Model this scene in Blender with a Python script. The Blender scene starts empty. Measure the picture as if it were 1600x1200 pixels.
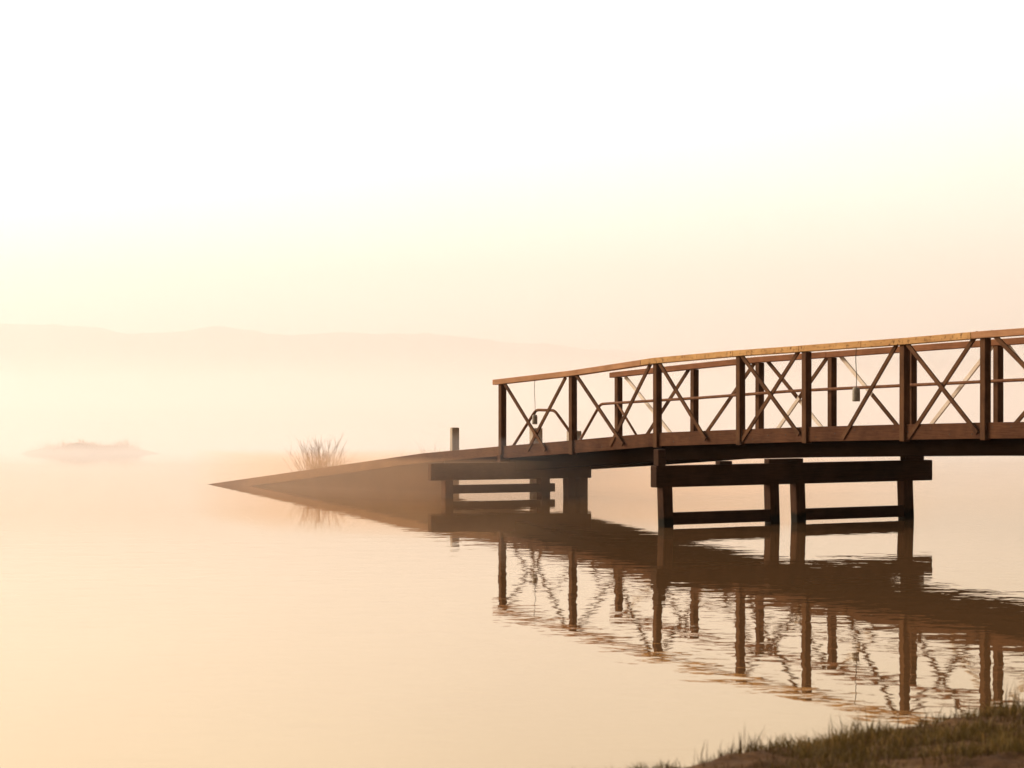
import bpy, bmesh, math, random
from mathutils import Vector, Matrix, noise
random.seed(7)
R = math.radians
sc = bpy.context.scene
col = sc.collection

# ------------------------------------------------------------------ helpers
class MB:
    """collects beams, tubes and sheets; build() links them as ONE mesh object"""
    def __init__(self): self.v = []; self.f = []; self.m = []; self.sm = []
    def face(self, ids, mi=0, smooth=False): self.f.append(ids); self.m.append(mi); self.sm.append(smooth)
    def beam(self, p0, p1, w, h, side=None, mi=0, drop=0.0):
        """box from p0 to p1; w along side, h along the other axis; drop shifts along that axis"""
        p0 = Vector(p0); p1 = Vector(p1); d = (p1-p0).normalized()
        s = Vector(side) if side is not None else Vector((0, 1, 0))
        s = (s - d*s.dot(d)).normalized(); t = d.cross(s).normalized()
        if t.z < -1e-6: t = -t
        b = len(self.v)
        for p in (p0, p1):
            for a, c in ((-1, -1), (1, -1), (1, 1), (-1, 1)):
                self.v.append(p + s*(a*w/2) + t*(c*h/2 + drop))
        for q in ((3, 2, 1, 0), (4, 5, 6, 7), (0, 1, 5, 4), (1, 2, 6, 5), (2, 3, 7, 6), (3, 0, 4, 7)):
            self.face([b+i for i in q], mi)
    def prism(self, poly_side, y0, y1, mi=0):
        """polygon in (x, z) extruded from y0 to y1"""
        n = len(poly_side); b = len(self.v)
        for y in (y0, y1):
            for x, z in poly_side: self.v.append(Vector((x, y, z)))
        self.face([b+i for i in range(n)], mi); self.face([b+n+i for i in reversed(range(n))], mi)
        for i in range(n):
            j = (i+1) % n; self.face([b+j, b+i, b+n+i, b+n+j], mi)
    def tube(self, pts, rad, n=8, mi=0, cap=True):
        pts = [Vector(p) for p in pts]; b = len(self.v); k = len(pts)
        r = rad if isinstance(rad, (list, tuple)) else [rad]*k
        for i, p in enumerate(pts):
            d = (pts[min(i+1, k-1)] - pts[max(i-1, 0)]).normalized()
            a = Vector((0, 0, 1)) if abs(d.z) < .9 else Vector((1, 0, 0))
            s = d.cross(a).normalized(); t = d.cross(s).normalized()
            for j in range(n):
                g = 2*math.pi*j/n
                self.v.append(p + (s*math.cos(g) + t*math.sin(g))*r[i])
        for i in range(k-1):
            for j in range(n):
                j2 = (j+1) % n
                self.face([b+i*n+j, b+i*n+j2, b+(i+1)*n+j2, b+(i+1)*n+j], mi, True)
        if cap:
            self.face([b+j for j in reversed(range(n))], mi); self.face([b+(k-1)*n+j for j in range(n)], mi)
    def build(self, name, mats, parent=None, bevel=0.0, recalc=True):
        me = bpy.data.meshes.new(name)
        me.from_pydata([tuple(v) for v in self.v], [], self.f)
        me.polygons.foreach_set('material_index', self.m)
        me.polygons.foreach_set('use_smooth', self.sm)
        if recalc:
            bm = bmesh.new(); bm.from_mesh(me); bmesh.ops.recalc_face_normals(bm, faces=bm.faces[:]); bm.to_mesh(me); bm.free()
        me.update()
        for m in (mats if isinstance(mats, (list, tuple)) else [mats]): me.materials.append(m)
        o = bpy.data.objects.new(name, me); col.objects.link(o)
        if parent: o.parent = parent
        if bevel:
            md = o.modifiers.new('bevel', 'BEVEL'); md.width = bevel; md.segments = 2; md.limit_method = 'ANGLE'
        return o

def tag(o, label=None, cat=None, group=None, kind=None):
    if label: o['label'] = label
    if cat: o['category'] = cat
    if group: o['group'] = group
    if kind: o['kind'] = kind
    return o
def empty(name, loc, rz=0):
    o = bpy.data.objects.new(name, None); col.objects.link(o)
    o.location = loc; o.rotation_euler = (0, 0, rz); o.empty_display_size = .3
    return o
def interp(x, tab):
    if x <= tab[0][0]: (a, b) = tab[0], tab[1]
    elif x >= tab[-1][0]: (a, b) = tab[-2], tab[-1]
    else:
        for a, b in zip(tab, tab[1:]):
            if a[0] <= x <= b[0]: break
    return a[1] + (b[1]-a[1])*(x-a[0])/(b[0]-a[0])
def smooth(a, b, x):
    t = max(0., min(1., (x-a)/(b-a))); return t*t*(3-2*t)

# ------------------------------------------------------------------ materials
def new_mat(name):
    m = bpy.data.materials.new(name); m.use_nodes = True
    nt = m.node_tree; nt.nodes.clear()
    out = nt.nodes.new('ShaderNodeOutputMaterial')
    return m, nt, out
def N(nt, typ, **kw):
    n = nt.nodes.new(typ)
    for k, v in kw.items(): setattr(n, k, v)
    return n
def ramp(nt, fac, stops):
    r = N(nt, 'ShaderNodeValToRGB'); e = r.color_ramp.elements
    while len(e) < len(stops): e.new(.5)
    for i, (p, c) in enumerate(stops):
        e[i].position = p; e[i].color = tuple(c) + (1,)
    nt.links.new(fac, r.inputs[0]); return r.outputs[0]
def noise_tex(nt, vec, scale, detail=4, rough=.55):
    n = N(nt, 'ShaderNodeTexNoise'); n.inputs['Scale'].default_value = scale
    n.inputs['Detail'].default_value = detail; n.inputs['Roughness'].default_value = rough
    nt.links.new(vec, n.inputs['Vector']); return n.outputs['Fac']
def mapped(nt, scale, kind='Object', rot=(0, 0, 0)):
    tc = N(nt, 'ShaderNodeTexCoord'); mp = N(nt, 'ShaderNodeMapping')
    mp.inputs['Scale'].default_value = scale; mp.inputs['Rotation'].default_value = rot
    nt.links.new(tc.outputs[kind], mp.inputs['Vector']); return mp.outputs[0]

def wood(name, dark, light, axis='x', rough=.85, blotch=.55, bump=.6, spots=None):
    m, nt, out = new_mat(name); L = nt.links
    st = {'x': (1.2, 22, 22), 'y': (22, 1.2, 22), 'z': (22, 22, 1.2)}[axis]
    g = noise_tex(nt, mapped(nt, st), 3.0, 6, .65)
    b = noise_tex(nt, mapped(nt, (1, 1, 1)), 2.6, 5, .6)
    mx = N(nt, 'ShaderNodeMix'); mx.data_type = 'FLOAT'; mx.inputs[0].default_value = blotch
    L.new(g, mx.inputs[2]); L.new(b, mx.inputs[3])
    c = ramp(nt, mx.outputs[0], [(.35, dark), (.65, light)])
    if spots:
        s = noise_tex(nt, mapped(nt, (1, 1, 1)), 19, 5, .7)
        f = ramp(nt, s, [(.54, (0, 0, 0)), (.66, (1, 1, 1))])
        q = N(nt, 'ShaderNodeMix'); q.data_type = 'RGBA'
        L.new(f, q.inputs[0]); L.new(c, q.inputs[6]); q.inputs[7].default_value = tuple(spots) + (1,)
        c = q.outputs[2]
    p = N(nt, 'ShaderNodeBsdfPrincipled'); p.inputs['Roughness'].default_value = rough
    p.inputs['Specular IOR Level'].default_value = .08
    L.new(c, p.inputs['Base Color'])
    bp = N(nt, 'ShaderNodeBump'); bp.inputs['Strength'].default_value = bump; bp.inputs['Distance'].default_value = .006
    L.new(g, bp.inputs['Height']); L.new(bp.outputs[0], p.inputs['Normal'])
    L.new(p.outputs[0], out.inputs[0]); return m
def wet(mat, z0, z1, k):
    nt = mat.node_tree; L = nt.links; p = next(n for n in nt.nodes if n.type == 'BSDF_PRINCIPLED')
    src = p.inputs['Base Color'].links[0].from_socket
    g = N(nt, 'ShaderNodeNewGeometry'); sp = N(nt, 'ShaderNodeSeparateXYZ'); L.new(g.outputs['Position'], sp.inputs[0])
    nz = noise_tex(nt, mapped(nt, (1, 1, 1)), 9, 4, .6)
    md = N(nt, 'ShaderNodeMath', operation='MULTIPLY_ADD'); L.new(nz, md.inputs[0]); md.inputs[1].default_value = .12; L.new(sp.outputs[2], md.inputs[2])
    mr = N(nt, 'ShaderNodeMapRange'); L.new(md.outputs[0], mr.inputs[0]); mr.inputs[1].default_value = z0+.06; mr.inputs[2].default_value = z1+.06; mr.inputs[3].default_value = 1; mr.inputs[4].default_value = 0
    q = N(nt, 'ShaderNodeMix'); q.data_type = 'RGBA'; L.new(mr.outputs[0], q.inputs[0]); L.new(src, q.inputs[6]); q.inputs[7].default_value = k + (1,)
    L.new(q.outputs[2], p.inputs['Base Color'])
def plain(name, c0, c1, scale=8, rough=.8, bump=.3):
    m, nt, out = new_mat(name); L = nt.links
    n = noise_tex(nt, mapped(nt, (1, 1, 1)), scale, 5, .6)
    c = ramp(nt, n, [(.3, c0), (.7, c1)])
    p = N(nt, 'ShaderNodeBsdfPrincipled'); p.inputs['Roughness'].default_value = rough
    p.inputs['Specular IOR Level'].default_value = .12
    L.new(c, p.inputs['Base Color'])
    bp = N(nt, 'ShaderNodeBump'); bp.inputs['Strength'].default_value = bump; bp.inputs['Distance'].default_value = .01
    L.new(n, bp.inputs['Height']); L.new(bp.outputs[0], p.inputs['Normal'])
    L.new(p.outputs[0], out.inputs[0]); return m

BR_D, BR_L = (.05, .021, .009), (.15, .07, .030)
W_post = wood('weathered_post_timber', BR_D, BR_L, 'z')
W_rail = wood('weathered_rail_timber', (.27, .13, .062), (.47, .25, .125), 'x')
W_gold = wood('gold_lit_lichen_timber', (.38, .20, .075), (.64, .38, .15), 'x', spots=(.15, .075, .03))  # lichened rail lengths; golden light is also put into the colour
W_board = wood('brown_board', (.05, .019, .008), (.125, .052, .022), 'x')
W_brace = wood('brace_timber', BR_D, BR_L, 'x', blotch=.8)
W_pale = wood('ghosted_timber', (.62, .50, .38), (.85, .74, .60), 'x', blotch=.8)  # pale colour stands in for braces ghosted into the bright sky
W_dark = wood('underdeck_shade_timber', (.004, .002, .001), (.013, .006, .003), 'x')  # near-black base colour carries the shade under the deck
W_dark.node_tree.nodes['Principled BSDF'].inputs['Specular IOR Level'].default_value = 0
W_edge = wood('mist_faded_ramp_board', (.15, .068, .027), (.29, .14, .06), 'x')  # lighter than the bridge edge boards: mist fading put into the colour
W_ramp = wood('mist_toned_ramp_timber', (.05, .021, .008), (.11, .049, .019), 'x')  # warmer, lighter brown carries the tan mist veil in its base colour
W_pier = wood('dark_pier_timber', (.022, .010, .0045), (.07, .031, .014), 'y')  # dark brown base colour for the pier beams
W_pile = wood('wet_pile_timber', (.026, .011, .005), (.09, .039, .017), 'z')
wet(W_pile, .10, .16, (.012, .009, .005))
W_beam2 = wood('mist_toned_pier_timber', (.05, .022, .009), (.12, .054, .022), 'y')  # second pier's beams: the mist before them is put into the colour
W_pile2 = wood('mist_toned_pile_timber', (.06, .026, .011), (.15, .066, .027), 'z')  # pile colour lightened to imitate the mist veil
W_far = wood('shaded_rail_timber', (.15, .062, .027), (.30, .13, .06), 'x')  # darker copy of the rail timber; far-side shade put into the colour
W_deck = wood('deck_planks', (.14, .07, .035), (.30, .16, .08), 'y')
W_grey = wood('bleached_grey_post', (.30, .235, .165), (.52, .43, .32), 'z')
M_pipe = plain('brown_tube', (.10, .038, .016), (.22, .10, .045), 14, .8, .1)
M_can = plain('grey_canister', (.25, .215, .165), (.38, .33, .26), 25, .55, .2)
M_wire = plain('dark_wire', (.03, .02, .012), (.06, .04, .025), 20, .5, .0)
M_twig = plain('dry_twig', (.24, .115, .04), (.44, .24, .09), 9, .8, .0)

# ------------------------------------------------------------------ footbridge (local x along the bridge, y inward from near railing)
O = Vector((-.16, 43.92, 0)); ROT = R(-59.9)
bridge = empty('wooden_footbridge', O, ROT)
tag(bridge, 'brown timber footbridge with crossed braces, sloping down into misty water', 'footbridge')
toworld = Matrix.Translation(O) @ Matrix.Rotation(ROT, 4, 'Z')

TOP = [(-.5, .80), (0, .831), (2.25, .979), (4.7, 1.152), (6.88, 1.243), (8.47, 1.309), (10.63, 1.384), (12.25, 1.437), (13, 1.457), (16, 1.50), (24.6, 1.50)]
RAIL = [(-.25, 1.937), (0, 1.951), (2.25, 2.09), (4.7, 2.284), (6.88, 2.386), (8.47, 2.441), (10.63, 2.521), (12.25, 2.593), (13, 2.62), (16, 2.67), (24.6, 2.67)]
FRAIL = [(.55, 2.05), (.77, 2.066), (3.04, 2.20), (4.83, 2.30), (6.67, 2.372), (8.54, 2.445), (10.39, 2.517), (12.3, 2.585), (16, 2.66), (24.6, 2.67)]
top = lambda s: interp(s, TOP)
rail = lambda s: interp(s, RAIL)
frail = lambda s: interp(s, FRAIL)
W = 1.80
# ramp centreline pieces in local coordinates (near edge)
P0, P1, P2 = Vector((0, 0)), Vector((-1.65, -.57)), Vector((-6.51, -2.42))
dR = (P2-P0).normalized(); nR = Vector((dR.y, -dR.x))
P3 = P2 + dR*1.1
LR = (P2-P0).length
def ramp_top(l): return interp(l, [(0, .831), ((P1-P0).length, .678), (LR, .012), (LR+1.1, -.14)])
def rp(l, u, z): p = P0 + dR*l + nR*u; return Vector((p.x, p.y, z))
far_mitre_u = W

def strip(mb, side_u, o0, o1, zt, depth, s_list, mi=0):
    """board following the deck edge: between offsets o0..o1, top zt(s), given depth"""
    b = len(mb.v)
    for s in s_list:
        for y, z in ((o0, zt(s)), (o1, zt(s)), (o1, zt(s)-depth), (o0, zt(s)-depth)):
            mb.v.append(Vector((s, side_u+y, z)))
    n = len(s_list)
    for i in range(n-1):
        for k in range(4):
            k2 = (k+1) % 4; mb.face([b+i*4+k, b+i*4+k2, b+(i+1)*4+k2, b+(i+1)*4+k], mi)
    mb.face([b+3, b+2, b+1, b], mi); e = b+(n-1)*4; mb.face([e, e+1, e+2, e+3], mi)

SL = [0, 1.1, 2.25, 3.5, 4.7, 5.8, 6.88, 7.7, 8.47, 9.5, 10.63, 11.5, 12.25, 13, 14.5, 16, 20, 24.6]
# deck planks
mb = MB(); s = .07
while s < 24.5:
    j = random.uniform(-.004, .004)
    mb.beam((s, .05, top(s)-.045+j), (s, W-.05, top(s)-.045+j), .13, .035, (1, 0, 0)); s += .142
mb.build('deck', W_deck, bridge, .004)
# edge boards
for u, o0, o1 in ((0, -.012, .033), (W, -.033, .012)):
    ss = SL if u == 0 else [-.32] + SL[1:]
    m_ = MB(); strip(m_, u, o0, o1, top, .205, ss)
    for q in range(60):
        x = .35 + q*.4 + random.uniform(-.06, .06); z = top(x) - random.choice((.06, .10, .145)); y = u + (o0 if u == 0 else o1)
        m_.tube([(x, y-.004, z), (x, y+.004, z)], .011, 8, 1)
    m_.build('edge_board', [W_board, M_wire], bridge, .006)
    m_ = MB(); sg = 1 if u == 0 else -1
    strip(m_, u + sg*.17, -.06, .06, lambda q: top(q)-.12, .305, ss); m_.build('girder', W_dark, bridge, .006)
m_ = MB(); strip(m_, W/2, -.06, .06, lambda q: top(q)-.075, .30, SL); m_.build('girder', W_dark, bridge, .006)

# ramp
mb = MB(); l = .2
while l < LR+1.0:
    z = ramp_top(l)-.04 + random.uniform(-.003, .003)
    mb.beam(rp(l, .05, z), rp(l, W-.05, z), .13, .035, (dR.x, dR.y, 0)); l += .142
# wedge that closes the corner of the two deck runs
z0 = top(0)-.028
b = len(mb.v)
for z in (z0, z0-.035):
    for x, y in ((.06, .05), (.06, W-.05), (-.30, W-.05), rp(.13, W-.05, 0)[:2], rp(.13, .05, 0)[:2]): mb.v.append(Vector((x, y, z)))
mb.face([b, b+1, b+2, b+3, b+4]); mb.face([b+9, b+8, b+7, b+6, b+5])
for i in range(5): j = (i+1) % 5; mb.face([b+j, b+i, b+5+i, b+5+j])
rampo = mb.build('ramp', W_deck, bridge, .004)
def rstrip(name, u0, u1, ztop, zbot, ls, mat):
    m_ = MB()
    for l in ls:
        for u, z in ((u0, ztop(l)), (u1, ztop(l)), (u1, zbot(l)), (u0, zbot(l))): m_.v.append(rp(l, u, z))
    n = len(ls)
    for i in range(n-1):
        for k in range(4):
            k2 = (k+1) % 4; m_.face([i*4+k, i*4+k2, (i+1)*4+k2, (i+1)*4+k])
    m_.face([3, 2, 1, 0]); e = (n-1)*4; m_.face([e, e+1, e+2, e+3])
    return m_.build(name, mat, rampo, .005)
l1 = (P1-P0).length; LS = [.0, l1*.5, l1, 3.2, 4.8, LR, LR+1.1]
for u0, u1 in ((-.012, .033), (W-.033, W+.012)):
    rstrip('edge_board', u0, u1, ramp_top, lambda l: ramp_top(l)-.165+.004*l, LS, W_edge)
    sg = 1 if u0 < 0 else -1
    rstrip('girder', u0+sg*.13, u1+sg*.16, lambda l: ramp_top(l)-.10, lambda l: ramp_top(l)-.42, LS[:4], W_ramp)
# plank skirt closing the low end of the ramp down to the water
rstrip('skirt', .07, .11, lambda l: ramp_top(l)-.15, lambda l: -.5, [l1-.40, l1+.05, 3.2, 4.8, LR, LR+.6], W_ramp)

# railings
def railing(u, posts, rtab, sgn, rail_mats, breaks, braces, cut):
    """sgn -1: outside is -y (near side); +1: outside is +y"""
    mb = MB()
    for (a, b_, mi) in breaks:
        ks = [a] + [k for k, _ in rtab if a < k < b_] + [b_]
        bb = len(mb.v); dz = random.uniform(-.003, .003)
        for k in ks:
            z = interp(k, rtab)+dz
            for y, zz in ((-.075, z), (.075, z), (.075, z-.088), (-.075, z-.088)): mb.v.append(Vector((k, u+sgn*.01+y, zz)))
        n = len(ks)
        for i in range(n-1):
            for k in range(4):
                k2 = (k+1) % 4; mb.face([bb+i*4+k, bb+i*4+k2, bb+(i+1)*4+k2, bb+(i+1)*4+k], mi)
        mb.face([bb+3, bb+2, bb+1, bb], mi); e = bb+(n-1)*4; mb.face([e, e+1, e+2, e+3], mi)
    ro = mb.build('railing', rail_mats, bridge, .008)
    for k in posts:
        m_ = MB(); zt = interp(k, rtab)-.09; zb = top(k)-.225 if k else top(k)-.14
        jx, jy = random.uniform(-.006, .006), random.uniform(-.004, .004)
        m_.beam((k+jx, u+jy, zb), (k, u, zt), .102, .102, (0, 1, 0)); m_.build('post', W_post, ro, .008)
    for i, (s0, z0, s1, z1, mu, ml) in enumerate(braces):
        y = u + sgn*(.045 if s0 < s1 else .0185)
        m_ = MB(); A = Vector((s0, y, z0)); B = Vector((s1, y, z1))
        d = (B-A).normalized(); A = A - d*.05
        if mu is ml: m_.beam(A, B, .024, .062, (0, 1, 0))
        else:
            C = A.lerp(B, .52); m_.beam(A, C, .024, .062, (0, 1, 0), 0); m_.beam(C, B, .024, .062, (0, 1, 0), 1)
        o = m_.build('brace', [mu, ml], ro, .004)
        if mu is W_pale: o['label'] = 'pale brace ghosted into the bright sky'
    return ro
wb, wp = W_brace, W_pale
near_braces = [(.17, 1.86, 1.47, .80), (2.03, 1.95, .86, .78), (2.40, 2.04, 3.80, .95), (4.54, 2.19, 3.39, .92), (4.82, 2.21, 6.06, 1.08),
               (6.97, 2.31, 8.36, 1.20), (8.32, 2.37, 6.94, 1.08), (10.49, 2.44, 9.32, 1.17), (10.72, 2.46, 12.15, 1.30), (12.09, 2.54, 10.74, 1.21),
               (12.45, 2.55, 14.25, 1.32), (14.45, 2.56, 16.4, 1.35), (16.4, 2.57, 14.6, 1.35), (16.6, 2.57, 18.4, 1.35), (18.4, 2.57, 16.7, 1.35)]
near_braces = [b + (wb, wb) for b in near_braces]
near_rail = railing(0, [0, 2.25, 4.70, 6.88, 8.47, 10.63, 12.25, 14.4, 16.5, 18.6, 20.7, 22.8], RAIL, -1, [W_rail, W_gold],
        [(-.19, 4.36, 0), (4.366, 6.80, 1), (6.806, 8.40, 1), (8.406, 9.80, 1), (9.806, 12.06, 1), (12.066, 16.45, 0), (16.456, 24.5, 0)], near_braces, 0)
far_braces = [(.95, 1.96, 2.39, 1.00, wp, wp), (2.86, 2.12, 1.50, .93, wb, wb), (4.68, 2.22, 3.25, 1.02, wb, wb), (4.98, 2.23, 6.48, 1.15, wb, wp),
              (6.53, 2.29, 5.15, 1.09, wb, wp), (6.82, 2.30, 8.30, 1.19, wp, wb), (10.24, 2.42, 8.82, 1.23, wp, wp), (10.52, 2.44, 11.9, 1.26, wp, wp),
              (12.15, 2.50, 10.6, 1.28, wb, wb), (12.5, 2.52, 14.2, 1.35, wb, wb), (14.1, 2.54, 12.6, 1.35, wb, wb)]
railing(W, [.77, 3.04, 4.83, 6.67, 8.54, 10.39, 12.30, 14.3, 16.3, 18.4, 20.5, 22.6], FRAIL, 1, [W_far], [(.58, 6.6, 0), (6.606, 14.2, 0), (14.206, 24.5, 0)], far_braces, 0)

# tube handrails inside the railings
def bend(pts, r=.09, n=5):
    pts = [Vector(p) for p in pts]; out = [pts[0]]
    for a, b, c in zip(pts, pts[1:], pts[2:]):
        d0 = (a-b).normalized(); d1 = (c-b).normalized(); p = b+d0*r; q = b+d1*r
        for i in range(n+1):
            t = i/n; out.append(p*(1-t)**2 + b*2*t*(1-t) + q*t*t)
    out.append(pts[-1]); return out
yf = W-.10
m_ = MB(); m_.tube(bend([(-.40, yf, .80), (.36, yf, 1.525), (3.31, yf, 1.655), (5.87, yf, 1.785), (8.18, yf, 1.868), (10.9, yf, 1.965), (16, yf, 2.10), (24, yf, 2.10)]), .024, 10)
hr = m_.build('handrail', M_pipe, bridge)
m_ = MB(); m_.tube([(.90, yf, 1.53), (1.62, yf, .90)], .02, 8); m_.build('strut', M_pipe, hr)
yn = .10
m_ = MB(); m_.tube(bend([(.17, yn, .82), (.93, yn, 1.445), (1.52, yn, 1.445), (2.22, yn, .95)]), .024, 10); m_.build('handrail', M_pipe, bridge)

# piers
def pier(s0, s1, u0, u1, zt, zb, th, piles, braces, blocks, W_pier=W_pier, W_pile=W_pile):
    f = lambda u: s0 + (s1-s0)*(u-u0)/(u1-u0)
    m_ = MB(); m_.beam((s0, u0, (zt+zb)/2), (s1, u1, (zt+zb)/2), th, zt-zb, (1, 0, 0))
    po = m_.build('pier', W_pier, bridge, .012)
    for u, w, lean in piles:
        m_ = MB(); m_.beam((f(u), u+lean, -.9), (f(u), u-.01, zb+.02), w, w, (1, 0, 0)); m_.build('pile', W_pile, po, .012)
    for a, b_, z0, z1 in braces:
        m_ = MB(); m_.beam((f(a)+.02, a, (z0+z1)/2), (f(b_)+.02, b_, (z0+z1)/2), .09, z1-z0, (1, 0, 0)); m_.build('cross_beam', W_pier, po, .008)
    for u, w, h in blocks:
        m_ = MB(); m_.beam((f(u), u-w/2, zt+h/2), (f(u), u+w/2, zt+h/2), th*.8, h, (1, 0, 0)); m_.build('bearing_block', W_pier, po, .008)
    return po
pier(8.66, 8.64, -2.66, 2.03, .823, .535, .15, [(-2.47, .155, .04), (-.72, .155, .04), (-.28, .155, .05), (1.60, .165, .05)],
     [(-2.42, -.70, .03, .195), (-.26, 1.62, .03, .19)], [(-2.56, .12, .22), (-1.52, .20, .045), (-.52, .58, .06), (1.72, .34, .09)])
pier(-.02, .34, -1.37, 1.50, .57, .285, .15, [(-1.05, .15, .0), (.66, .17, .02), (1.13, .16, .03), (1.36, .16, -.02)],
     [(-1.0, .84, .065, .205)], [], W_beam2, W_pile2)
pier(17.6, 17.6, -.35, 2.2, 1.0, .70, .15, [(-.15, .16, .0), (1.95, .16, .0)], [(-.15, 1.95, .1, .27)], [])
m_ = MB(); m_.beam((-.02, -.06, .60), (-.02, .40, .60), .10, .17, (1, 0, 0)); m_.build('joist_end', W_board, bridge, .006)

# ------------------------------------------------------------------ things hanging from the near railing
def weight(s, z_wire, z_top, z_bot, rad, label, hook=False):
    p = toworld @ Vector((s, -.03, z_bot)); h = z_top-z_bot
    r = empty('hanging_weight', p); tag(r, label, 'weight', 'weights hanging from the handrail')
    m_ = MB()
    prof = [(0, rad*.95), (.012, rad), (h*.80, rad*.98), (h*.94, rad*.88), (h, rad*.66)]
    m_.tube([(0, 0, z) for z, _ in prof], [q for _, q in prof], 18); m_.build('canister', M_can, r)
    zt = z_wire - z_bot; k = .006
    pts = [(k*math.sin(i*1.1), 0, h-.01+(zt-h+.01)*i/6) for i in range(7)]
    m_ = MB(); m_.tube(pts, .0055 if not hook else .0048, 6); m_.build('wire', M_wire, r)
    if hook:
        m_ = MB(); m_.tube([(0, 0, h), (.012, 0, h+.02), (.012, 0, h+.05), (0, 0, h+.065)], .009, 6); m_.build('hook', M_wire, r)
    return r
weight(1.11, 1.94, 1.37, 1.215, .044, 'small brown weight on a thin wire near the low railing end', True)
weight(9.63, 2.40, 1.865, 1.675, .053, 'larger grey canister hanging on a dark wire from the golden rail')

# ------------------------------------------------------------------ pale mooring posts standing behind the ramp
for x, y, zt, w, label in ((-1.033, 47.28, 1.067, .165, 'pale square mooring post standing alone behind the ramp'),
                           (.424, 46.02, 1.085, .225, 'pale mooring post seen through the first crossed bay of the railing'),
                           (1.07, 45.66, 1.045, .25, 'wide pale mooring post half hidden behind the second railing post')):
    m_ = MB(); m_.beam((0, 0, -.8), (random.uniform(-.01, .01), 0, zt), w*.82, w*.82, (1, .35, 0))
    o = m_.build('mooring_post', W_grey, None, .012); o.location = (x, y, 0)
    tag(o, label, 'post', 'mooring posts')

# ------------------------------------------------------------------ water
m, nt, out = new_mat('lake_water'); L = nt.links
p = N(nt, 'ShaderNodeBsdfGlossy'); p.inputs['Roughness'].default_value = .015
murk = N(nt, 'ShaderNodeBsdfDiffuse'); murk.inputs['Color'].default_value = (.145, .075, .03, 1)
fr = N(nt, 'ShaderNodeFresnel'); fr.inputs['IOR'].default_value = 1.5
gt = ramp(nt, fr.outputs[0], [(.42, (1, .865, .62)), (.68, (1, .93, .81)), (.88, (1, .97, .92))]); L.new(gt, p.inputs['Color'])
wm = N(nt, 'ShaderNodeMixShader'); L.new(fr.outputs[0], wm.inputs[0]); L.new(murk.outputs[0], wm.inputs[1]); L.new(p.outputs[0], wm.inputs[2])
v1 = mapped(nt, (2.3, 1.8, 1)); n1 = noise_tex(nt, v1, 1.0, 2, .5)
v2 = mapped(nt, (3.6, 4.4, 1), rot=(0, 0, .3)); n2 = noise_tex(nt, v2, 1.0, 2, .5)
v3 = mapped(nt, (.035, .06, 1)); n3 = noise_tex(nt, v3, 1.0, 2, .5)
msk = ramp(nt, n3, [(.38, (.25, .25, .25)), (.62, (1, 1, 1))])
a = N(nt, 'ShaderNodeMath', operation='MULTIPLY'); a.inputs[1].default_value = .45; L.new(n2, a.inputs[0])
s_ = N(nt, 'ShaderNodeMath', operation='ADD'); L.new(n1, s_.inputs[0]); L.new(a.outputs[0], s_.inputs[1])
n5 = noise_tex(nt, mapped(nt, (.28, 2.6, 1), rot=(0, 0, -.06)), 1.0, 2, .5)
a5 = N(nt, 'ShaderNodeMath', operation='MULTIPLY_ADD'); L.new(n5, a5.inputs[0]); a5.inputs[1].default_value = .38; L.new(s_.outputs[0], a5.inputs[2]); s_ = a5
q = N(nt, 'ShaderNodeMath', operation='MULTIPLY'); L.new(s_.outputs[0], q.inputs[0]); L.new(msk, q.inputs[1])
bp = N(nt, 'ShaderNodeBump'); bp.inputs['Strength'].default_value = 1.0; bp.inputs['Distance'].default_value = .0027
L.new(q.outputs[0], bp.inputs['Height']); L.new(bp.outputs[0], p.inputs['Normal']); L.new(bp.outputs[0], fr.inputs['Normal'])
L.new(wm.outputs[0], out.inputs[0]); M_water = m
mb = MB(); S = 7000
for x, y in ((-S, -S), (S, -S), (S, S), (-S, S)): mb.v.append(Vector((x, y, 0)))
mb.face([0, 1, 2, 3]); o = mb.build('water', M_water, recalc=False); tag(o, 'calm cream coloured lake reflecting the sky', kind='structure')

# ------------------------------------------------------------------ near bank
T = Vector((.730, .683)).normalized(); ND = Vector((T.y, -T.x))        # along the shore, into the land
B0 = Vector((.70, 13.18))
def fb(x, y, sc_, seed=0., oct_=4): return noise.fractal(Vector((x*sc_, y*sc_, seed)), 1.0, 2.0, oct_)
def bank_z(d, t):
    p = B0 + ND*d + T*t
    dd = d + .10*fb(t, 0, .55, 3.) + .035*(t-1.5) + .09*smooth(2.0, 3.3, t) + .05*fb(t, 0, 2.6, 8.) - .02*(t-1.5)**2*smooth(5, 3, abs(t-1.5)) - .025
    z = .185*smooth(-.22, .16, dd) - .35*smooth(-.02, -1.8, dd) + .05*max(dd, 0)*smooth(0, 1, dd) - .03
    z += .035*fb(p.x, p.y, 1.6, 1.)*smooth(-.1, .4, dd) + .028*fb(p.x, p.y, 5, 2.)*smooth(-.1, .2, dd)
    z += 1.05*smooth(7, 13, p.x)*smooth(0, 4, dd)
    z -= .25*smooth(20, 60, dd)
    return p.x, p.y, z
def axis_steps(lo, a, b, hi, fine, coarse):
    xs = []; x = lo
    while x < hi:
        xs.append(x)
        x += fine if a <= x < b else coarse
    return xs + [hi]
ds = axis_steps(-4, -.5, 2.6, 70, .03, .6); ts = axis_steps(-70, -2.2, 5.2, 70, .035, .8)
mb = MB()
for d in ds:
    for t in ts: mb.v.append(Vector(bank_z(d, t)))
nT = len(ts)
for i in range(len(ds)-1):
    for j in range(nT-1): mb.face([i*nT+j, (i+1)*nT+j, (i+1)*nT+j+1, i*nT+j+1], 0, True)
m, nt, out = new_mat('bank_soil'); L = nt.links
vv = mapped(nt, (1, 1, 1)); n1 = noise_tex(nt, vv, 2.2, 6, .65); n2 = noise_tex(nt, vv, 30, 5, .7)
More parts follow.
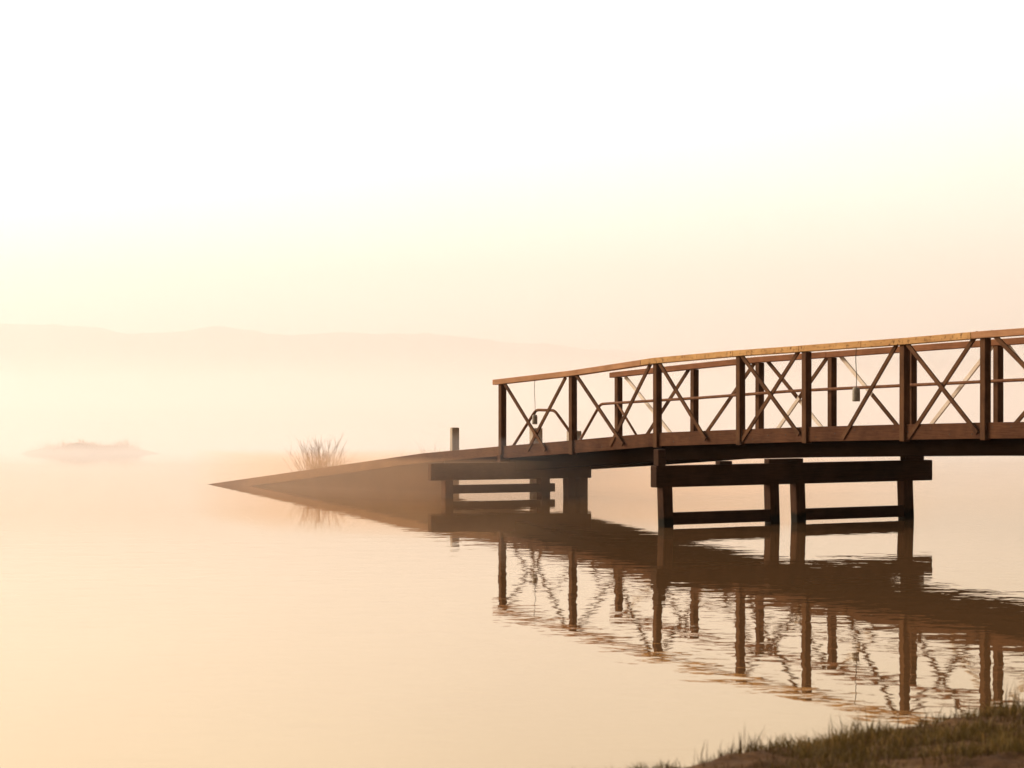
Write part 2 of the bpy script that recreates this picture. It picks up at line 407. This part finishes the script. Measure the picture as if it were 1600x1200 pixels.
mx = N(nt, 'ShaderNodeMix'); mx.data_type = 'FLOAT'; mx.inputs[0].default_value = .5; L.new(n1, mx.inputs[2]); L.new(n2, mx.inputs[3])
c = ramp(nt, mx.outputs[0], [(.3, (.045, .021, .008)), (.5, (.10, .048, .017)), (.7, (.19, .105, .036))])
p = N(nt, 'ShaderNodeBsdfPrincipled'); p.inputs['Roughness'].default_value = .9; p.inputs['Specular IOR Level'].default_value = .1
L.new(c, p.inputs['Base Color']); bp = N(nt, 'ShaderNodeBump'); bp.inputs['Distance'].default_value = .02; bp.inputs['Strength'].default_value = .8
L.new(n2, bp.inputs['Height']); L.new(bp.outputs[0], p.inputs['Normal']); L.new(p.outputs[0], out.inputs[0])
bank = mb.build('bank', m, recalc=True); tag(bank, 'brown earth bank at the lower right', kind='structure')

def leaf_mat(name, cols):
    m, nt, out = new_mat(name); L = nt.links
    at = N(nt, 'ShaderNodeAttribute'); at.attribute_name = 'tone'
    c = ramp(nt, at.outputs['Fac'], cols)
    p = N(nt, 'ShaderNodeBsdfPrincipled'); p.inputs['Roughness'].default_value = .7; p.inputs['Specular IOR Level'].default_value = .2
    L.new(c, p.inputs['Base Color'])
    tr = N(nt, 'ShaderNodeBsdfTranslucent'); L.new(c, tr.inputs['Color'])
    mx = N(nt, 'ShaderNodeMixShader'); mx.inputs[0].default_value = .35
    L.new(p.outputs[0], mx.inputs[1]); L.new(tr.outputs[0], mx.inputs[2]); L.new(mx.outputs[0], out.inputs[0]); return m
class Blades:
    def __init__(self): self.v = []; self.f = []; self.t = []
    def add(self, base, h, w, lean, az, tone):
        b = len(self.v); d = Vector((math.cos(az), math.sin(az), 0)); s = Vector((-d.y, d.x, 0))
        rot = random.uniform(0, math.pi); s = Vector((math.cos(rot), math.sin(rot), 0))
        base = Vector(base)
        for k, (t, ww) in enumerate(((0, 1), (.5, .75))):
            c = base + Vector((0, 0, h*t)) + d*(lean*h*t*t); self.v += [c - s*w*ww/2, c + s*w*ww/2]
        self.v.append(base + Vector((0, 0, h*(1-.25*lean))) + d*lean*h)
        self.f += [(b, b+1, b+3, b+2), (b+2, b+3, b+4)]; self.t += [tone]*5
    def build(self, name, mat):
        me = bpy.data.meshes.new(name); me.from_pydata([tuple(v) for v in self.v], [], self.f)
        at = me.attributes.new('tone', 'FLOAT', 'POINT'); at.data.foreach_set('value', self.t)
        me.materials.append(mat); o = bpy.data.objects.new(name, me); col.objects.link(o); return o
M_grass = leaf_mat('bank_grass', [(0, (.055, .025, .008)), (.35, (.08, .046, .011)), (.7, (.12, .082, .017)), (1, (.26, .155, .045))])
g = Blades()
def turf(n, d0, d1, t0, t1, hs):
    for _ in range(n):
        d = random.uniform(d0, d1); t = random.uniform(t0, t1); x, y, z = bank_z(d, t)
        if z < .02: continue
        cover = fb(x, y, 1.5, 5.) + .5*fb(x, y, 5, 6.)
        if cover < random.uniform(-.45, .15): continue
        h = random.uniform(.018, .05)*hs*(1+.8*max(cover, 0))*(1+1.3*max(0, fb(x, y, 4.5, 11.)))
        g.add((x, y, z-.004), h, random.uniform(.003, .006)*hs, random.uniform(.1, .9), random.uniform(0, 6.28), min(1, max(0, .45+.5*cover+random.gauss(0, .18))))
turf(56000, -.15, 2.6, -2.0, 5.0, 1.25)
turf(26000, -.2, 8, -12, -1.8, 1.9); turf(9000, -.2, 8, 4.8, 12, 1.8); turf(6000, 2.5, 9, -2, 5, 1.8)
# taller stalks along the water's edge, in tufts
for _ in range(62):
    t = random.uniform(-1.6, 4.0); n = random.choice((1, 1, 2, 3, 4, 7)); hh = random.uniform(.08, .21)
    if 2.5 < t < 3.1: n += 12; hh *= 1.2
    for _ in range(n):
        d = random.uniform(-.02, .16); tt = t + random.gauss(0, .035); x, y, z = bank_z(d, tt)
        if z < .015: continue
        g.add((x, y, z-.01), hh*random.uniform(.5, 1.1), random.uniform(.004, .0075), random.uniform(.02, .35), random.uniform(0, 6.28), random.uniform(.1, .55))
o = g.build('grass', M_grass); tag(o, 'short mossy grass with thin stalks along the bank', kind='stuff')

# ------------------------------------------------------------------ shrubs in the water behind the ramp
def twigs(name, loc, n, spread, hmax, rad, label, cat, fan=1.0):
    mb = MB()
    for i in range(n):
        a = random.uniform(0, 6.28); r0 = random.uniform(0, spread*.33)
        x, y = r0*math.cos(a), r0*math.sin(a)*.7
        lx = (random.gauss(0, .26) + x*.55)*fan; ly = random.gauss(0, .2)*fan
        h = hmax*random.uniform(.55, 1.0)*max(.45, 1-abs(lx)*.35)
        if random.random() < .15: h = hmax
        pts = []; cv = random.uniform(-.12, .12)
        for k in range(6):
            t = k/5; pts.append(Vector((x+lx*h*t+cv*h*t*t+random.gauss(0, .006), y+ly*h*t, h*t*(1-.12*abs(lx)*t)-.03)))
        mb.tube(pts, [rad*(1-.8*k/5) for k in range(6)], 5)
        for _ in range(random.choice((1, 2, 3))):
            k = random.randint(2, 4); b0 = pts[k]; dd = Vector((random.gauss(0, .5)+lx, random.gauss(0, .4), 1)).normalized()
            ll = h*random.uniform(.15, .38)
            mb.tube([b0, b0+dd*ll*.5+Vector((0, 0, .01)), b0+dd*ll+Vector((0, 0, .03))], [rad*.5, rad*.35, rad*.12], 4)
    o = mb.build(name, M_twig, None, recalc=False); o.location = loc
    return tag(o, label, cat)
twigs('bush', (-3.55, 48.6, 0), 170, 1.0, .86, .0048, 'leafless fan shaped bush of thin twigs behind the ramp', 'bush', 1.15)
twigs('reeds', (-1.62, 48.1, 0), 26, 1.5, .80, .0035, 'sparse thin reeds beside the pale lone mooring post', 'reeds', .5)

# ------------------------------------------------------------------ far islet and hills
mb = MB(); nx, ny = 60, 16; cx, cy = -10.6, 66.2
for j in range(ny+1):
    for i in range(nx+1):
        u = i/nx*2-1; v = j/ny*2-1
        e = max(0, 1-u*u)**.7*max(0, 1-v*v)**.7
        prof = interp(u, [(-1, .0), (-.6, .5), (-.1, 1.0), (.25, .85), (.55, .5), (1, .1)])
        x = cx+u*2.3; y = cy+v*1.3
        z = -.1 + e*(.08+.24*prof) + .10*e*fb(x, y, 1.4, 4.) + .05*e*fb(x, y, 5, 4.)
        mb.v.append(Vector((x, y, z)))
for j in range(ny):
    for i in range(nx): mb.face([j*(nx+1)+i, j*(nx+1)+i+1, (j+1)*(nx+1)+i+1, (j+1)*(nx+1)+i], 0, True)
isl_verts = [v.copy() for v in mb.v]
o = mb.build('islet', plain('islet_earth', (.26, .14, .055), (.42, .24, .10), 5)); tag(o, 'low grassy islet fading in the mist', kind='structure')
g = Blades()
for _ in range(5000):
    v = random.choice(isl_verts)
    if v.z < .06: continue
    g.add((v.x+random.uniform(-.06, .06), v.y+random.uniform(-.1, .1), v.z-.03), random.uniform(.05, .19)*max(.15, .9+1.9*fb(v.x, v.y, 1.7, 9.)), .012, random.uniform(.1, .7), random.uniform(0, 6.28), random.uniform(.2, .9))
o = g.build('marsh_grass', leaf_mat('dry_marsh_grass', [(0, (.28, .15, .055)), (1, (.50, .30, .12))])); tag(o, 'tufted marsh grass covering the misty islet', kind='stuff')

mb = MB()
# (angle as x/y ratio, crest height) of a wooded ridge beyond the lake
CREST = [(-.40, 60), (-.30, 70), (-.194, 64), (-.157, 60), (-.144, 50), (-.128, 54), (-.113, 59), (-.098, 54), (-.085, 50), (-.06, 52), (-.03, 50), (-.005, 42), (.02, 33), (.05, 26), (.09, 20), (.2, 16), (.4, 14)]
rows = [(-260, 0.0), (-190, .32), (-110, .68), (-40, .94), (0, 1.0), (90, .8), (250, .2), (300, -.1)]
xs = [-.42 + .84*i/420 for i in range(421)]
for dy, k in rows:
    for u in xs:
        Y = 3500 + dy + 1200*max(0, u+.05); X = u*3500*(1+.3*max(0, u+.05)*3)
        h = interp(u, CREST)*k
        h += (4.0*fb(X, Y, .012, 2.) + 2.6*fb(X, Y, .06, 7.))*max(k, 0)
        mb.v.append(Vector((X, Y, h-.5)))
nx = len(xs)
for j in range(len(rows)-1):
    for i in range(nx-1): mb.face([j*nx+i, j*nx+i+1, (j+1)*nx+i+1, (j+1)*nx+i], 0, True)
o = mb.build('hills', plain('wooded_hillside', (.05, .035, .016), (.11, .075, .03), .03)); tag(o, 'pale wooded hills beyond the misty lake', kind='structure')

# ------------------------------------------------------------------ air
def volume(name, lo, hi, dens, color, aniso, label, front=None, foot=None):
    m, nt, out = new_mat(name+'_air'); v = N(nt, 'ShaderNodeVolumePrincipled')
    v.inputs['Color'].default_value = tuple(color)+(1,); v.inputs['Density'].default_value = dens; v.inputs['Anisotropy'].default_value = aniso
    nt.links.new(v.outputs[0], out.inputs['Volume'])
    mb = MB(); x0, y0, z0 = lo; x1, y1, z1 = hi
    yl, yr = front if front else (y0, y0)
    base = foot or [(x0, yl), (x1, yr), (x1, y1), (x0, y1)]
    n = len(base)
    for z in (z0, z1):
        for x, y in base: mb.v.append(Vector((x, y, z)))
    mb.face(list(reversed(range(n)))); mb.face(list(range(n, 2*n)))
    for i in range(n): k = (i+1) % n; mb.face([i, k, n+k, n+i])
    o = mb.build(name, m); return tag(o, label, kind='stuff')
FAR = (.965, .905, .865); MIST = (1.0, .965, .935); LOW = (1.0, .62, .32)
volume('haze', (-6800, -300, -2), (6800, 6600, 130), .00012, MIST, .5, 'warm haze over the whole lake')
volume('mist', (-40, 0, -.3), (40, 54, 1.0), .018, MIST, .5, 'thin low mist drifting round the bridge', (31, 50))
volume('mist', (0, 0, -.29), (0, 0, .62), .10, LOW, .5, 'thicker low mist lying around the foot of the ramp', foot=[(7.5, 45.6), (2.5, 43.0), (-1.6, 42.3), (-4.0, 44.0), (-5.1, 46.6), (-6.0, 49.0), (-2, 49.6), (4, 48)])
volume('mist', (-250, 0, -.28), (250, 600, 1.35), .042, FAR, .5, 'deep mist bank over the open water', (52, 54))
volume('mist', (-60, 0, -.275), (30, 110, .30), .13, MIST, .5, 'shallow mist round the foot of the islet', (56, 60))
volume('mist', (-900, 0, -.27), (900, 3150, 2.0), .003, FAR, .5, 'far mist veiling the foot of the hills', (330, 330))
for k, (zt, dn, y0) in enumerate(((3.2, .0010, 160), (4.6, .0007, 210), (7, .0004, 280), (11, .00015, 420))):
    volume('mist', (-1500-10*k, 0, -.26+.008*k), (1500+10*k, 3140-5*k, zt), dn, FAR, .5, 'thin layered mist over the far lake', (y0, y0))
volume('mist', (-2600, 0, -.2), (2600, 3110, 120), .0011, MIST, .5, 'tall veil of mist before the hills', (800, 800))

# ------------------------------------------------------------------ sky and sun
SUN_AZ, SUN_EL = R(-64), R(20)      # azimuth from +Y, negative to the left
sd = Vector((math.sin(SUN_AZ)*math.cos(SUN_EL), math.cos(SUN_AZ)*math.cos(SUN_EL), math.sin(SUN_EL)))
w = bpy.data.worlds.new('World'); sc.world = w; w.use_nodes = True
nt = w.node_tree; nt.nodes.clear(); L = nt.links
out = N(nt, 'ShaderNodeOutputWorld')
sky = N(nt, 'ShaderNodeTexSky', sky_type='NISHITA'); sky.sun_disc = False
sky.sun_elevation = SUN_EL; sky.sun_rotation = SUN_AZ; sky.dust_density = 6; sky.air_density = 1.0
tint = N(nt, 'ShaderNodeMix', data_type='RGBA', blend_type='MULTIPLY'); tint.inputs[0].default_value = 1
L.new(sky.outputs[0], tint.inputs[6]); tint.inputs[7].default_value = (1, .84, .70, 1)
bg1 = N(nt, 'ShaderNodeBackground'); bg1.inputs['Strength'].default_value = .05; L.new(tint.outputs[2], bg1.inputs[0])
tc = N(nt, 'ShaderNodeTexCoord')
gd = Vector((math.sin(R(-26))*math.cos(R(16)), math.cos(R(-26))*math.cos(R(16)), math.sin(R(16))))
dp = N(nt, 'ShaderNodeVectorMath', operation='DOT_PRODUCT'); L.new(tc.outputs['Generated'], dp.inputs[0]); dp.inputs[1].default_value = gd
h1 = N(nt, 'ShaderNodeMath', operation='MULTIPLY_ADD'); L.new(dp.outputs['Value'], h1.inputs[0]); h1.inputs[1].default_value = .5; h1.inputs[2].default_value = .5
glow = ramp(nt, h1.outputs[0], [(0, (.05, .034, .023)), (.5, (.20, .15, .108)), (.80, (1.06, .96, .82)), (.88, (1.16, 1.065, .95)), (.945, (1.46, 1.32, 1.24)), (.985, (1.86, 1.69, 1.57))])
bg2 = N(nt, 'ShaderNodeBackground'); 
mpw = N(nt, 'ShaderNodeMapping'); mpw.inputs['Scale'].default_value = (5, 5, 22); L.new(tc.outputs['Generated'], mpw.inputs['Vector'])
wn = noise_tex(nt, mpw.outputs[0], 1.0, 4, .55)
ws = N(nt, 'ShaderNodeMath', operation='MULTIPLY_ADD'); L.new(wn, ws.inputs[0]); ws.inputs[1].default_value = .16; ws.inputs[2].default_value = .92
L.new(ws.outputs[0], bg2.inputs['Strength']); L.new(glow, bg2.inputs[0])
ad = N(nt, 'ShaderNodeAddShader'); L.new(bg1.outputs[0], ad.inputs[0]); L.new(bg2.outputs[0], ad.inputs[1]); L.new(ad.outputs[0], out.inputs[0])
sl = bpy.data.lights.new('sun', 'SUN'); sl.energy = 2.8; sl.angle = R(14); sl.color = (1, .87, .72)
so = bpy.data.objects.new('sun', sl); col.objects.link(so); so.rotation_euler = (-sd).to_track_quat('-Z', 'Y').to_euler()

# ------------------------------------------------------------------ camera
cd = bpy.data.cameras.new('camera'); cam = bpy.data.objects.new('camera', cd); col.objects.link(cam)
cd.sensor_width = 36; cd.lens = 92.7; cd.clip_end = 20000; cd.clip_start = .1
cam.location = (0, 0, 2.1); cam.rotation_euler = (R(90-.306), 0, 0)
cd.dof.use_dof = True; cd.dof.focus_distance = 38; cd.dof.aperture_fstop = 4.2
sc.camera = cam
sc.view_settings.view_transform = 'Standard'; sc.view_settings.look = 'None'
sc.view_settings.exposure = .09; sc.view_settings.gamma = 1
try: sc.view_settings.use_curve_mapping = False
except Exception: pass
sc.cycles.volume_bounces = 3; sc.cycles.max_bounces = 10; sc.cycles.transparent_max_bounces = 16
sc.cycles.use_denoising = True
